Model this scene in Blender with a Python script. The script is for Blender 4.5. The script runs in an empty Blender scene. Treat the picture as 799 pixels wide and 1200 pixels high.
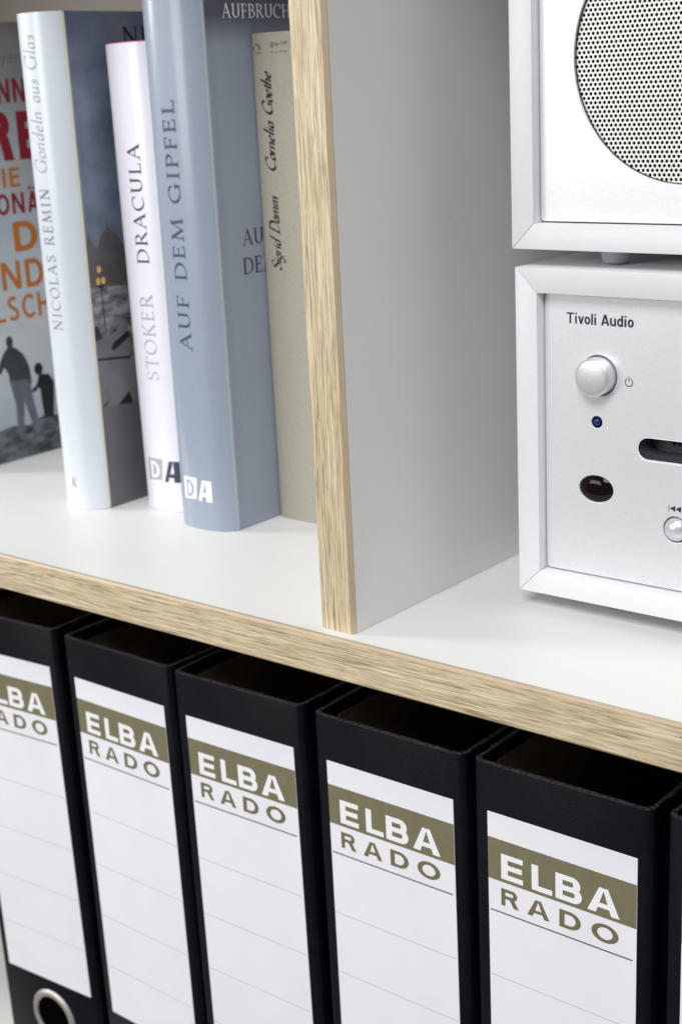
import bpy, bmesh, math, random
from math import sin, cos, pi, radians, hypot, atan2
from mathutils import Matrix, Vector
random.seed(4)
scene = bpy.context.scene
COL = scene.collection
MM = 0.001

# ------------------------------------------------------------------ camera
cam_d = bpy.data.cameras.new('camera')
cam = bpy.data.objects.new('camera', cam_d); COL.objects.link(cam)
cam_d.sensor_fit = 'VERTICAL'; cam_d.sensor_height = 36.0; cam_d.sensor_width = 24.0
cam_d.lens = 51.4755
R = Matrix(((0.7762377400582902, 0.6286085968826365, -0.04802294071005528),
            (-0.1409084591685114, 0.24723789548118552, 0.9586543846312865),
            (-0.614491478414432, 0.737376874442966, -0.2804916540518954)))
rot = Matrix((R[0], R[1], (-R[2][0], -R[2][1], -R[2][2]))).transposed()
cam.matrix_world = Matrix.Translation((0.29731, -0.36082, 0.18269)) @ rot.to_4x4()
cam_d.clip_start = 0.01; cam_d.clip_end = 50
cam_d.dof.use_dof = True; cam_d.dof.focus_distance = 0.495; cam_d.dof.aperture_fstop = 16.5
scene.camera = cam

# ------------------------------------------------------------------ light
world = bpy.data.worlds.new('World'); scene.world = world; world.use_nodes = True
bg = world.node_tree.nodes['Background']
bg.inputs[0].default_value = (1.0, 0.985, 0.97, 1); bg.inputs[1].default_value = 0.155

def area(name, loc, target, sx, sy, power, col):
    d = bpy.data.lights.new(name, 'AREA'); d.shape = 'RECTANGLE'; d.size = sx; d.size_y = sy
    d.energy = power; d.color = col
    o = bpy.data.objects.new(name, d); COL.objects.link(o)
    o.location = loc
    o.rotation_euler = (Vector(target) - Vector(loc)).to_track_quat('-Z', 'Y').to_euler()
    return o
area('key_softbox', (-1.45, -0.62, 0.68), (-0.05, 0.05, 0.05), 0.32, 0.85, 15.5, (1.0, 0.97, 0.93))
area('front_softbox', (0.36, -1.32, 1.45), (-0.02, 0.05, 0.0), 0.9, 0.9, 33, (0.98, 0.985, 1.0))
area('left_front_softbox', (-0.78, -1.50, 0.36), (0.02, 0.05, 0.05), 0.75, 0.6, 8.0, (1.0, 0.985, 0.97))

scene.view_settings.view_transform = 'Standard'
scene.view_settings.look = 'None'
scene.view_settings.exposure = 0.0
scene.view_settings.gamma = 1.0
scene.render.engine = 'CYCLES'

# ------------------------------------------------------------------ materials
def mat(name, col, rough=0.5, metal=0.0, spec=0.5, coat=0.0):
    m = bpy.data.materials.new(name); m.use_nodes = True
    b = m.node_tree.nodes['Principled BSDF']
    b.inputs['Base Color'].default_value = (*col, 1)
    b.inputs['Roughness'].default_value = rough
    b.inputs['Metallic'].default_value = metal
    b.inputs['Specular IOR Level'].default_value = spec
    b.inputs['Coat Weight'].default_value = coat
    return m
def N(m, t): return m.node_tree.nodes.new(t)
def L(m, a, b): m.node_tree.links.new(a, b)
def B(m): return m.node_tree.nodes['Principled BSDF']
def noise(m, scale, sc=(1, 1, 1), detail=3, rough=0.5, dist=0.0):
    tc = N(m, 'ShaderNodeTexCoord'); mp = N(m, 'ShaderNodeMapping'); n = N(m, 'ShaderNodeTexNoise')
    mp.inputs['Scale'].default_value = sc
    n.inputs['Scale'].default_value = scale; n.inputs['Detail'].default_value = detail
    n.inputs['Roughness'].default_value = rough; n.inputs['Distortion'].default_value = dist
    L(m, tc.outputs['Object'], mp.inputs['Vector']); L(m, mp.outputs[0], n.inputs['Vector'])
    return n.outputs['Fac']
def ramp(m, fac, stops):
    r = N(m, 'ShaderNodeValToRGB'); e = r.color_ramp.elements
    e[0].position, e[0].color = stops[0][0], (*stops[0][1], 1)
    e[1].position, e[1].color = stops[-1][0], (*stops[-1][1], 1)
    for p, c in stops[1:-1]:
        k = e.new(p); k.color = (*c, 1)
    L(m, fac, r.inputs[0]); return r.outputs[0]
def mix(m, fac, a, b, mode='MIX'):
    x = N(m, 'ShaderNodeMix'); x.data_type = 'RGBA'; x.blend_type = mode
    for s, v in ((x.inputs[0], fac), (x.inputs[6], a), (x.inputs[7], b)):
        if isinstance(v, (int, float)): s.default_value = v
        elif isinstance(v, tuple): s.default_value = (*v, 1)
        else: L(m, v, s)
    return x.outputs[2]
def bump(m, fac, strength, dist):
    b = N(m, 'ShaderNodeBump'); b.inputs['Strength'].default_value = strength; b.inputs['Distance'].default_value = dist
    L(m, fac, b.inputs['Height']); L(m, b.outputs[0], B(m).inputs['Normal'])
def varied(name, col, col2, scale, rough=0.5, bmp=0.0, bscale=1500, sc=(1, 1, 1), **k):
    m = mat(name, col, rough, **k)
    c = ramp(m, noise(m, scale, sc, 4, 0.6), [(0.35, col), (0.65, col2)])
    L(m, c, B(m).inputs['Base Color'])
    if bmp: bump(m, noise(m, bscale, sc, 2), bmp, 0.0003)
    return m
def wood(name, axis):
    m = mat(name, (0.6, 0.45, 0.28), 0.42)
    def s(al, ac):
        return (al, ac, ac) if axis == 'x' else (ac, ac, al)
    lo = 52 if axis == 'x' else 42
    tone = noise(m, 1.0, s(lo * .4, 900), 3, 0.6, 0.25)
    fine = noise(m, 1.0, s(lo, 2000), 5, 0.68, 0.1)
    base = ramp(m, tone, [(0.32, (0.56, 0.455, 0.29)), (0.5, (0.69, 0.585, 0.40)), (0.68, (0.79, 0.70, 0.51))])
    base = mix(m, 1.0, base, ramp(m, fine, [(0.36, (0.52, 0.46, 0.39)), (0.46, (0.88, 0.86, 0.82)), (0.58, (1.0, 1.0, 1.0)), (0.72, (1.12, 1.11, 1.08))]), 'MULTIPLY')
    ln = noise(m, 1.0, s(lo * .28, 900), 3, 0.55, 0.1)
    lines = ramp(m, ln, [(0.455, (1, 1, 1)), (0.478, (0.55, 0.49, 0.41)), (0.50, (1.06, 1.05, 1.03)), (0.56, (1.0, 1.0, 1.0)), (0.585, (0.70, 0.64, 0.56)), (0.61, (1, 1, 1))])
    base = mix(m, 0.85, base, lines, 'MULTIPLY')
    pores = noise(m, 1.0, s(lo * 1.7, 2100), 2, 0.55, 0.1)
    gate = noise(m, 1.0, s(lo * .5, 500), 2, 0.5)
    pm = ramp(m, pores, [(0.56, (0, 0, 0)), (0.64, (1, 1, 1))])
    gm = ramp(m, gate, [(0.42, (0.12, 0.12, 0.12)), (0.60, (0.8, 0.8, 0.8))])
    pg = mix(m, 1.0, pm, gm, 'MULTIPLY')
    col = mix(m, pg, base, (0.22, 0.15, 0.10))
    L(m, col, B(m).inputs['Base Color'])
    bw = N(m, 'ShaderNodeRGBToBW'); L(m, col, bw.inputs[0]); bump(m, bw.outputs[0], 0.5, 0.0003)
    return m

M_white = mat('white_melamine', (0.80, 0.80, 0.785), 0.42)
_sp = ramp(M_white, noise(M_white, 260, (1, 1, 1), 1, 0.4), [(0.825, (0.80, 0.80, 0.785)), (0.85, (0.6, 0.59, 0.57))])
L(M_white, mix(M_white, 1.0, _sp, ramp(M_white, noise(M_white, 14, (1, 1, 1), 4, 0.6), [(0.3, (0.97, 0.97, 0.97)), (0.7, (1.0, 1.0, 1.0))]), 'MULTIPLY'), B(M_white).inputs['Base Color'])
L(M_white, ramp(M_white, noise(M_white, 35, (1, 3, 1), 5, 0.65), [(0.35, (0.36, 0.36, 0.36)), (0.7, (0.50, 0.50, 0.50))]), B(M_white).inputs['Roughness'])
bump(M_white, noise(M_white, 1400, (1, 1, 1), 2), 0.12, 0.0002)
M_oakx = wood('oak_edge_horizontal', 'x'); M_oakz = wood('oak_edge_vertical', 'z')
M_lip = varied('plain_edge_banding', (0.46, 0.37, 0.255), (0.51, 0.41, 0.285), 60, 0.4)
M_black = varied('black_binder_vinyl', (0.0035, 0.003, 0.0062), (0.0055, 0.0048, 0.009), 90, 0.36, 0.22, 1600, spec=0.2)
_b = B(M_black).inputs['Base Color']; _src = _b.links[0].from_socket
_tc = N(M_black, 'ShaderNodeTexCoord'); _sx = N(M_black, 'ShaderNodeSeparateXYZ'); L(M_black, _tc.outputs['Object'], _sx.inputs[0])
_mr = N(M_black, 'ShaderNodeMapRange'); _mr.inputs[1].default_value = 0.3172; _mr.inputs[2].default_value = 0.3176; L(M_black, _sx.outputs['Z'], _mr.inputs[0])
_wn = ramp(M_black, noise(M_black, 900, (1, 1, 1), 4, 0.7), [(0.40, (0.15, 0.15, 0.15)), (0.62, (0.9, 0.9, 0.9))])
L(M_black, mix(M_black, mix(M_black, 1.0, _mr.outputs[0], _wn, 'MULTIPLY'), _src, (0.15, 0.15, 0.175)), _b)   # speckled grey along the top edge of the boards
M_lining = varied('brown_board_lining', (0.125, 0.080, 0.046), (0.16, 0.105, 0.06), 120, 0.8)
M_paper = varied('white_label_paper', (0.80, 0.80, 0.86), (0.84, 0.84, 0.88), 25, 0.55)
M_olive = varied('olive_print', (0.170, 0.157, 0.086), (0.188, 0.174, 0.098), 200, 0.55)
M_white_ink = mat('white_print', (0.86, 0.86, 0.88), 0.55)
M_olive_ink = mat('olive_ink', (0.16, 0.145, 0.075), 0.55)
M_rule = mat('grey_rule_ink', (0.13, 0.125, 0.12), 0.6)
M_rule_pale = mat('pale_rule_ink', (0.57, 0.57, 0.61), 0.6)
M_metal = mat('nickel_ring', (0.55, 0.52, 0.47), 0.38, 0.6)
M_hole = mat('dark_cavity', (0.002, 0.002, 0.002), 1.0, spec=0.0)
M_cab = varied('silver_lacquer', (0.79, 0.797, 0.815), (0.81, 0.817, 0.835), 300, 0.34, 0.10, 2600)
M_face = varied('satin_silver_faceplate', (0.755, 0.76, 0.785), (0.80, 0.805, 0.83), 1500, 0.33, 0.10, 2300, metal=0.3)
M_grille = mat('perforated_metal', (0.86, 0.86, 0.82), 0.4, 0.1)
M_knob = varied('satin_aluminium_knob', (0.74, 0.74, 0.77), (0.80, 0.80, 0.83), 1600, 0.36, 0.08, 2500, metal=0.65)
M_ink = mat('dark_blue_ink', (0.02, 0.02, 0.04), 0.5)
M_led = mat('blue_led', (0.008, 0.018, 0.15), 0.15, spec=0.4)
M_gloss = mat('black_gloss_window', (0.006, 0.003, 0.004), 0.06, spec=0.22)
M_slot = varied('dark_grey_slot_plastic', (0.045, 0.045, 0.06), (0.07, 0.07, 0.09), 900, 0.5)
M_rubber = mat('translucent_foot', (0.60, 0.62, 0.66), 0.3); B(M_rubber).inputs['Transmission Weight'].default_value = 0.25
M_pages = varied('book_pages', (0.70, 0.66, 0.54), (0.78, 0.74, 0.62), 1.0, 0.8, 0.4, 1, sc=(2600, 30, 10))

def jacket(name, col, col2, scale, rough=0.3, coat=0.25, bmp=0.06, sc=(1, 1, 1)):
    m = varied(name, col, col2, scale, rough, bmp, 900, sc=sc, coat=coat); B(m).inputs['Coat Roughness'].default_value = 0.16; return m
M_b2s = jacket('pale_blue_spine', (0.62, 0.68, 0.73), (0.66, 0.72, 0.76), 12)
M_b2c = jacket('night_sky_print', (0.115, 0.145, 0.205), (0.20, 0.245, 0.32), 38, 0.4, sc=(1, 1, 1.6))
M_b3s = jacket('white_jacket', (0.80, 0.79, 0.86), (0.82, 0.81, 0.88), 12)
M_b4s = jacket('blue_grey_jacket', (0.275, 0.322, 0.405), (0.29, 0.337, 0.42), 900, 0.34, 0.4, 0.12)
M_b4c = jacket('blue_grey_cover', (0.275, 0.322, 0.405), (0.29, 0.337, 0.42), 900, 0.36, 0.2, 0.12)
_b = B(M_b4c).inputs['Base Color']; _src = _b.links[0].from_socket
_tc = N(M_b4c, 'ShaderNodeTexCoord'); _sx = N(M_b4c, 'ShaderNodeSeparateXYZ'); L(M_b4c, _tc.outputs['Object'], _sx.inputs[0])
_mr = N(M_b4c, 'ShaderNodeMapRange'); _mr.inputs[1].default_value = 0.199; _mr.inputs[2].default_value = 0.211; L(M_b4c, _sx.outputs['Z'], _mr.inputs[0])
L(M_b4c, mix(M_b4c, _mr.outputs[0], _src, (0.085, 0.09, 0.14)), _b)   # dark printed band at the head of the cover
M_b4t = jacket('dark_slate_blue_print', (0.085, 0.09, 0.14), (0.11, 0.115, 0.17), 60)
M_b5s = varied('grey_green_cloth', (0.355, 0.335, 0.27), (0.40, 0.378, 0.31), 1300, 0.75, 0.8, 1500, sc=(1, 1, 0.5))
M_b1c = mat('misty_sky_print', (0.40, 0.45, 0.48), 0.35, coat=0.2)
tc = N(M_b1c, 'ShaderNodeTexCoord'); sp = N(M_b1c, 'ShaderNodeSeparateXYZ'); L(M_b1c, tc.outputs['Object'], sp.inputs[0])
mr = N(M_b1c, 'ShaderNodeMapRange'); mr.inputs[1].default_value = 0.0; mr.inputs[2].default_value = 0.22
L(M_b1c, sp.outputs['Z'], mr.inputs[0])
g1 = ramp(M_b1c, mr.outputs[0], [(0.0, (0.26, 0.30, 0.33)), (0.13, (0.46, 0.52, 0.56)), (0.30, (0.62, 0.66, 0.68)), (0.5, (0.50, 0.56, 0.61)), (0.8, (0.42, 0.44, 0.46)), (1.0, (0.28, 0.27, 0.25))])
L(M_b1c, mix(M_b1c, 0.5, g1, ramp(M_b1c, noise(M_b1c, 30, (1, 1, 3), 4), [(0.3, (0.8, 0.8, 0.8)), (0.7, (1.1, 1.1, 1.1))]), 'MULTIPLY'), B(M_b1c).inputs['Base Color'])
M_red = mat('dark_red_ink', (0.28, 0.012, 0.03), 0.4)
M_orange = mat('orange_ink', (0.56, 0.17, 0.03), 0.4)
M_grey_ink = mat('grey_ink', (0.20, 0.20, 0.21), 0.5)
M_fig1 = varied('grey_figure_print', (0.035, 0.038, 0.045), (0.06, 0.065, 0.075), 200, 0.45)
M_fig2 = varied('pale_figure_print', (0.10, 0.115, 0.14), (0.15, 0.17, 0.20), 200, 0.45)
M_fig3 = mat('black_figure_print', (0.015, 0.015, 0.018), 0.45)
M_rock = varied('rock_print', (0.02, 0.022, 0.028), (0.16, 0.18, 0.20), 110, 0.45, sc=(1, 1, 2.5))
M_dome = varied('dome_print', (0.09, 0.085, 0.085), (0.135, 0.128, 0.128), 90, 0.4)
M_snow = varied('snowy_quay_print', (0.05, 0.05, 0.054), (0.36, 0.36, 0.38), 130, 0.4, sc=(1, 1, 2.2))
M_quay = varied('grey_quay_print', (0.15, 0.15, 0.16), (0.22, 0.22, 0.235), 60, 0.4)
M_quay2 = varied('dark_grey_quay_print', (0.12, 0.12, 0.13), (0.14, 0.14, 0.15), 60, 0.4)
M_gold = varied('gold_globe_print', (0.75, 0.33, 0.05), (0.85, 0.55, 0.2), 600, 0.4)
M_dark = mat('near_black_print', (0.02, 0.018, 0.02), 0.4)
M_title = mat('slate_ink', (0.05, 0.075, 0.13), 0.4)
M_title2 = mat('dark_slate_ink', (0.022, 0.03, 0.06), 0.4)
M_palegrey = mat('pale_grey_ink', (0.25, 0.25, 0.29), 0.4)
M_lilac = mat('lilac_grey_ink', (0.34, 0.32, 0.40), 0.4)
M_navy = mat('navy_ink', (0.045, 0.055, 0.085), 0.4)
M_stoker = mat('silver_grey_ink', (0.42, 0.42, 0.48), 0.4)
M_script = mat('black_script_ink', (0.018, 0.016, 0.014), 0.6)
M_brown = varied('worn_gilt_stamp', (0.13, 0.09, 0.03), (0.36, 0.33, 0.25), 900, 0.6)
M_fold1 = mat('cream_fold', (0.66, 0.65, 0.55), 0.5)
M_fold2 = mat('pale_blue_fold', (0.36, 0.39, 0.44), 0.5)
M_magenta = mat('magenta_board_edge', (0.45, 0.03, 0.22), 0.5)
M_pink = mat('faded_red_ink', (0.35, 0.12, 0.16), 0.5)

# ------------------------------------------------------------------ object helpers
def thing(name, label, cat, loc=(0, 0, 0), rz=0, group=None, ry=0):
    o = bpy.data.objects.new(name, None); COL.objects.link(o); o.empty_display_size = 0.02
    o.location = [v * MM for v in loc]; o.rotation_euler = (0, radians(ry), radians(rz))
    o['label'] = label; o['category'] = cat
    if group: o['group'] = group
    return o
def mk(name, verts, faces, mats, parent=None, fm=None, smooth=False, bev=0, seg=2, label=None):
    me = bpy.data.meshes.new(name)
    me.from_pydata([(x * MM, y * MM, z * MM) for x, y, z in verts], [], faces)
    for m in (mats if isinstance(mats, list) else [mats]): me.materials.append(m)
    if fm: me.polygons.foreach_set('material_index', fm)
    bm = bmesh.new(); bm.from_mesh(me); bmesh.ops.recalc_face_normals(bm, faces=bm.faces)
    if bev:
        bmesh.ops.bevel(bm, geom=[e for e in bm.edges if len(e.link_faces) == 2 and e.calc_face_angle(0) > 0.35], offset=bev * MM, segments=seg, profile=0.5, affect='EDGES', clamp_overlap=True)
    bm.to_mesh(me); bm.free()
    if smooth:
        me.shade_smooth() if hasattr(me, 'shade_smooth') else None
        me.set_sharp_from_angle(angle=radians(32))
    o = bpy.data.objects.new(name, me); COL.objects.link(o)
    if parent: o.parent = parent
    if label: o['label'] = label
    return o
def box(x0, x1, y0, y1, z0, z1):
    v = [(x, y, z) for x in (x0, x1) for y in (y0, y1) for z in (z0, z1)]
    f = [(0, 1, 3, 2), (4, 6, 7, 5), (0, 4, 5, 1), (2, 3, 7, 6), (0, 2, 6, 4), (1, 5, 7, 3)]
    return v, f
def mbox(name, b, m, parent, **k):
    v, f = box(*b); return mk(name, v, f, m, parent, **k)
def prism(poly, a0, a1, axis='z'):
    n = len(poly)
    def p(u, v, w): return {'z': (u, v, w), 'x': (w, u, v), 'y': (u, w, v)}[axis]
    v = [p(a, b, a0) for a, b in poly] + [p(a, b, a1) for a, b in poly]
    f = [tuple(range(n)), tuple(range(n, 2 * n))] + [(i, (i + 1) % n, n + (i + 1) % n, n + i) for i in range(n)]
    return v, f
def lathe_y(cx, cz, prof, n=48, sx=1, sz=1):
    """prof: list of (radius, y); first may have radius 0"""
    v = []; f = []; rings = []
    for r, y in prof:
        if r == 0: rings.append([len(v)]); v.append((cx, y, cz))
        else:
            rings.append(list(range(len(v), len(v) + n)))
            v += [(cx + sx * r * cos(2 * pi * i / n), y, cz + sz * r * sin(2 * pi * i / n)) for i in range(n)]
    for a, b in zip(rings, rings[1:]):
        for i in range(n):
            j = (i + 1) % n
            if len(a) == 1: f.append((a[0], b[i], b[j]))
            elif len(b) == 1: f.append((a[i], a[j], b[0]))
            else: f.append((a[i], a[j], b[j], b[i]))
    return v, f
def lathe_z(cx, cy, prof, n=32):
    v, f = lathe_y(cx, cy, prof, n)
    return [(x, z, y) for x, y, z in v], f

# ------------------------------------------------------------------ lettering
def arc(cx, cy, rx, ry, a0, a1, n=14):
    return [(cx + rx * cos(radians(a0 + (a1 - a0) * i / n)), cy + ry * sin(radians(a0 + (a1 - a0) * i / n))) for i in range(n + 1)]
def ribbon(pts, wf):
    if len(pts) == 2:
        (ax, ay), (bx, by) = pts; k = max(1, int(hypot(bx - ax, by - ay) / .11))
        pts = [(ax + (bx - ax) * i / k, ay + (by - ay) * i / k) for i in range(k + 1)]
    out = []; n = len(pts)
    for i in range(n):
        a = pts[max(i - 1, 0)]; b = pts[min(i + 1, n - 1)]
        d = (b[0] - a[0], b[1] - a[1]); l = hypot(*d) or 1
        w = wf(atan2(d[1], d[0])) / 2
        out.append(((pts[i][0] - d[1] / l * w, pts[i][1] + d[0] / l * w), (pts[i][0] + d[1] / l * w, pts[i][1] - d[0] / l * w)))
    return out
SER = 'serif'
def CAP():
    g = {}
    def st(x, y0=0, y1=1, w=None, s=(1, 1)):
        r = [(w, [(x, y0), (x, y1)])]
        if s[0]: r.append((.05, [(x - .13, y0 + .025), (x + .13, y0 + .025)]))
        if s[1]: r.append((.05, [(x - .13, y1 - .025), (x + .13, y1 - .025)]))
        return r
    TH = .055
    def bar(x0, x1, y, tick=0, at=None):
        r = [(TH, [(x0, y), (x1, y)])]
        if tick: r.append((.05, [(x1 - .01, y), (x1 + (.02 if at else 0), y + tick)]))
        return r
    g['I'] = (.42, st(.21))
    g['L'] = (.68, st(.18) + bar(.18, .62, .03, .2))
    g['E'] = (.72, st(.18) + bar(.18, .60, .03, .2) + bar(.18, .5, .52) + [(.05, [(.5, .42), (.5, .62)])] + bar(.18, .58, .97, -.18))
    g['F'] = (.66, st(.18) + bar(.18, .48, .50) + [(.05, [(.48, .40), (.48, .60)])] + bar(.18, .58, .97, -.18))
    g['T'] = (.78, st(.38, s=(1, 0)) + [(TH, [(.04, .97), (.72, .97)]), (.05, [(.05, .97), (.04, .78)]), (.05, [(.71, .97), (.72, .78)])])
    g['H'] = (.92, st(.18) + st(.74) + [(TH, [(.18, .52), (.74, .52)])])
    g['N'] = (.96, st(.18, w=.06) + [(.15, [(.14, .98), (.80, .02)])] + [(.06, [(.80, 0), (.80, 1)]), (.05, [(.67, .975), (.93, .975)])])
    g['M'] = (1.12, [(.06, [(.14, .02), (.22, .98)]), (.05, [(.02, .025), (.28, .025)]), (.14, [(.21, .98), (.55, .05)]), (.05, [(.55, .05), (.88, .98)]), (.13, [(.88, .98), (.96, .02)]), (.05, [(.82, .025), (1.1, .025)]), (.05, [(.1, .975), (.24, .975)]), (.05, [(.86, .975), (1.02, .975)])])
    g['A'] = (.92, [(.055, [(.12, .02), (.46, 1.0)]), (.14, [(.44, 1.0), (.80, .02)]), (TH, [(.24, .36), (.66, .36)]), (.05, [(.0, .025), (.24, .025)]), (.05, [(.66, .025), (.93, .025)])])
    g['D'] = (.92, st(.18) + [(None, [(.18, .97)] + arc(.36, .5, .47, .47, 90, -90, 20) + [(.18, .03)])])
    g['O'] = (.98, [(None, arc(.49, .5, .42, .47, 0, 360, 28))])
    g['C'] = (.86, [(None, arc(.50, .5, .43, .47, 48, 312, 24)), (.05, [(.78, .84), (.79, .64)])])
    g['G'] = (.96, [(None, arc(.50, .5, .43, .47, 48, 318, 24)), (.13, [(.80, .04), (.80, .42)]), (.05, [(.66, .42), (.92, .42)]), (.05, [(.78, .84), (.79, .64)])])
    g['U'] = (.92, [(None, [(.18, 1), (.18, .38)] + arc(.46, .36, .28, .32, 180, 360, 16) + [(.74, .38), (.74, 1)]), (.05, [(.04, .975), (.32, .975)]), (.05, [(.62, .975), (.88, .975)])])
    g['P'] = (.70, st(.18) + [(None, [(.18, .97)] + arc(.34, .73, .26, .24, 90, -90) + [(.18, .49)])])
    g['B'] = (.76, st(.18, s=(1, 1)) + [(None, [(.18, .97)] + arc(.36, .755, .22, .215, 90, -90) + [(.18, .54)]), (None, [(.18, .54)] + arc(.38, .285, .28, .255, 90, -90) + [(.18, .03)])])
    g['R'] = (.84, st(.18) + [(None, [(.18, .97)] + arc(.36, .74, .25, .23, 90, -90) + [(.18, .51)]), (.13, [(.38, .50), (.76, .02)]), (.05, [(.66, .025), (.86, .025)])])
    g['K'] = (.86, st(.18) + [(.055, [(.22, .46), (.68, .97)]), (.13, [(.32, .56), (.76, .02)]), (.05, [(.56, .975), (.80, .975)]), (.05, [(.64, .025), (.88, .025)])])
    g['S'] = (.62, [(None, arc(.31, .74, .22, .22, 40, 180, 8) + [(.12, .66), (.3, .54), (.48, .40)] + arc(.31, .26, .23, .22, 20, -150, 10)), (.05, [(.49, .9), (.5, .72)]), (.05, [(.09, .1), (.08, .3)])])
    g[' '] = (.42, [])
    return g
def LOW():
    g = {}; x = .47
    g['o'] = (.50, [(None, arc(.24, x / 2, .18, x / 2, 0, 360, 18))])
    g['n'] = (.54, [(None, [(.08, x), (.08, 0)]), (None, [(.08, x * .6), (.17, x * .93), (.30, x), (.38, x * .8), (.38, .05), (.46, .03)])])
    g['m'] = (.84, [(None, [(.08, x), (.08, 0)]), (None, [(.08, x * .6), (.17, x * .93), (.28, x), (.36, x * .8), (.36, 0)]), (None, [(.36, x * .6), (.45, x * .93), (.58, x), (.66, x * .8), (.66, .05), (.76, .04)])])
    g['u'] = (.54, [(None, [(.08, x), (.08, .12), (.17, 0), (.28, .06), (.38, x * .4)]), (None, [(.38, x), (.38, .05), (.46, .03)])])
    g['a'] = (.52, [(None, arc(.23, x / 2, .16, x / 2, 60, 330, 14)), (None, [(.38, x), (.38, .06), (.46, .03)])])
    g['d'] = (.54, [(None, arc(.23, x / 2, .16, x / 2, 60, 330, 14)), (None, [(.39, 1), (.39, .06), (.47, .03)])])
    g['g'] = (.54, [(None, arc(.23, x / 2, .16, x / 2, 60, 330, 14)), (None, [(.39, x), (.39, -.22), (.28, -.38), (.12, -.36), (.06, -.24)])])
    g['e'] = (.46, [(None, [(.08, x * .42), (.34, x * .62), (.33, x * .85)] + arc(.22, x / 2, .16, x / 2, 60, 320, 14))])
    g['l'] = (.28, [(None, [(.12, 1), (.12, .08), (.2, .02)])])
    g['i'] = (.28, [(None, [(.12, x), (.12, .08), (.2, .02)]), (.1, [(.12, x + .14), (.12, x + .24)])])
    g['r'] = (.38, [(None, [(.08, x), (.08, 0)]), (None, [(.08, x * .55), (.18, x * .95), (.32, x * .92)])])
    g['s'] = (.40, [(None, [(.32, x * .86), (.2, x), (.09, x * .8), (.14, x * .58), (.29, x * .42), (.31, x * .2), (.18, 0), (.05, x * .12)])])
    g['t'] = (.32, [(None, [(.13, .68), (.13, .08), (.22, .02), (.3, .06)]), (.05, [(.02, x), (.28, x)])])
    g['h'] = (.54, [(None, [(.08, 1), (.08, 0)]), (None, [(.08, x * .6), (.17, x * .93), (.30, x), (.38, x * .8), (.38, .05), (.46, .03)])])
    return g
SERIF = CAP(); SERIF.update(LOW())
def nib(thick, thin, ang=16):
    return lambda a: max(thin, thick * abs(sin(a - radians(ang))))
def set_text(s, wf, slant=0.0, track=0.08, joined=False, font=None):
    """-> list of 2D pieces (verts, faces)"""
    font = font or SERIF; x = 0; out = []
    for ch in s:
        adv, strokes = font[ch]
        for w, pts in strokes:
            if w == 'poly':
                out.append(([(x + px + slant * py, py) for px, py in pts], [tuple(range(len(pts)))])); continue
            rb = ribbon(pts, wf if w is None else (lambda a, w=w: w))
            vs = [(x + q[0] + slant * q[1], q[1]) for pr in rb for q in pr]
            fs = [(2 * i, 2 * i + 2, 2 * i + 3, 2 * i + 1) for i in range(len(rb) - 1)]
            out.append((vs, fs))
        x += adv + track
    return out
def bounds(pieces):
    xs = [v[0] for vs, _ in pieces for v in vs]; return min(xs), max(xs)
def fit(pieces, u0, u1, v0, h):
    """baseline v0, cap height h, spans u0..u1"""
    a, b = bounds(pieces); k = (u1 - u0) / (b - a)
    return [([(u0 + (x - a) * k, v0 + y * h) for x, y in vs], fs) for vs, fs in pieces]
def lay(name, pieces, fmap, mats, parent, idx=None, label=None, cut=None):
    """fmap(u, v, lift) -> xyz mm"""
    V = []; F = []; I = []
    for k, (vs, fs) in enumerate(pieces):
        o = len(V); V += [(u, v, 0.05 + 0.004 * k) for u, v in vs]; F += [tuple(o + i for i in f) for f in fs]
        I += [idx[k] if idx else 0] * len(fs)
    me = bpy.data.meshes.new(name)
    if cut is not None:                            # cut along the bend so that the print follows the round spine
        tmp = bpy.data.meshes.new('t'); tmp.from_pydata(V, [], F); tmp.polygons.foreach_set('material_index', I)
        bm = bmesh.new(); bm.from_mesh(tmp); bpy.data.meshes.remove(tmp)
        lo = min(v[cut] for v in V); hi = max(v[cut] for v in V); q = lo + .5
        while q < hi:
            bmesh.ops.bisect_plane(bm, geom=list(bm.verts) + list(bm.edges) + list(bm.faces), plane_co=(q, q, 0), plane_no=(1, 0, 0) if cut == 0 else (0, 1, 0)); q += .5
        bmesh.ops.triangulate(bm, faces=[f for f in bm.faces if len(f.verts) > 4])
        bm.verts.index_update()
        V = [tuple(v.co) for v in bm.verts]; F = [tuple(v.index for v in f.verts) for f in bm.faces]; I = [f.material_index for f in bm.faces]; bm.free()
    V = [fmap(*v) for v in V]
    me.from_pydata([(x * MM, y * MM, z * MM) for x, y, z in V], [], F)
    for m in (mats if isinstance(mats, list) else [mats]): me.materials.append(m)
    me.polygons.foreach_set('material_index', I)
    o = bpy.data.objects.new(name, me); COL.objects.link(o); o.parent = parent
    if label: o['label'] = label
    return o
def sans(s, offset=0.0):
    cu = bpy.data.curves.new('t', 'FONT'); cu.body = s; cu.size = 1; cu.offset = offset; cu.resolution_u = 4
    ob = bpy.data.objects.new('t', cu); COL.objects.link(ob)
    bpy.context.view_layer.update()
    me = bpy.data.meshes.new_from_object(ob.evaluated_get(bpy.context.evaluated_depsgraph_get()))
    vs = [(v.co.x, v.co.y) for v in me.vertices]; fs = [tuple(p.vertices) for p in me.polygons]
    bpy.data.objects.remove(ob); bpy.data.curves.remove(cu); bpy.data.meshes.remove(me)
    return [(vs, fs)]
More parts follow.
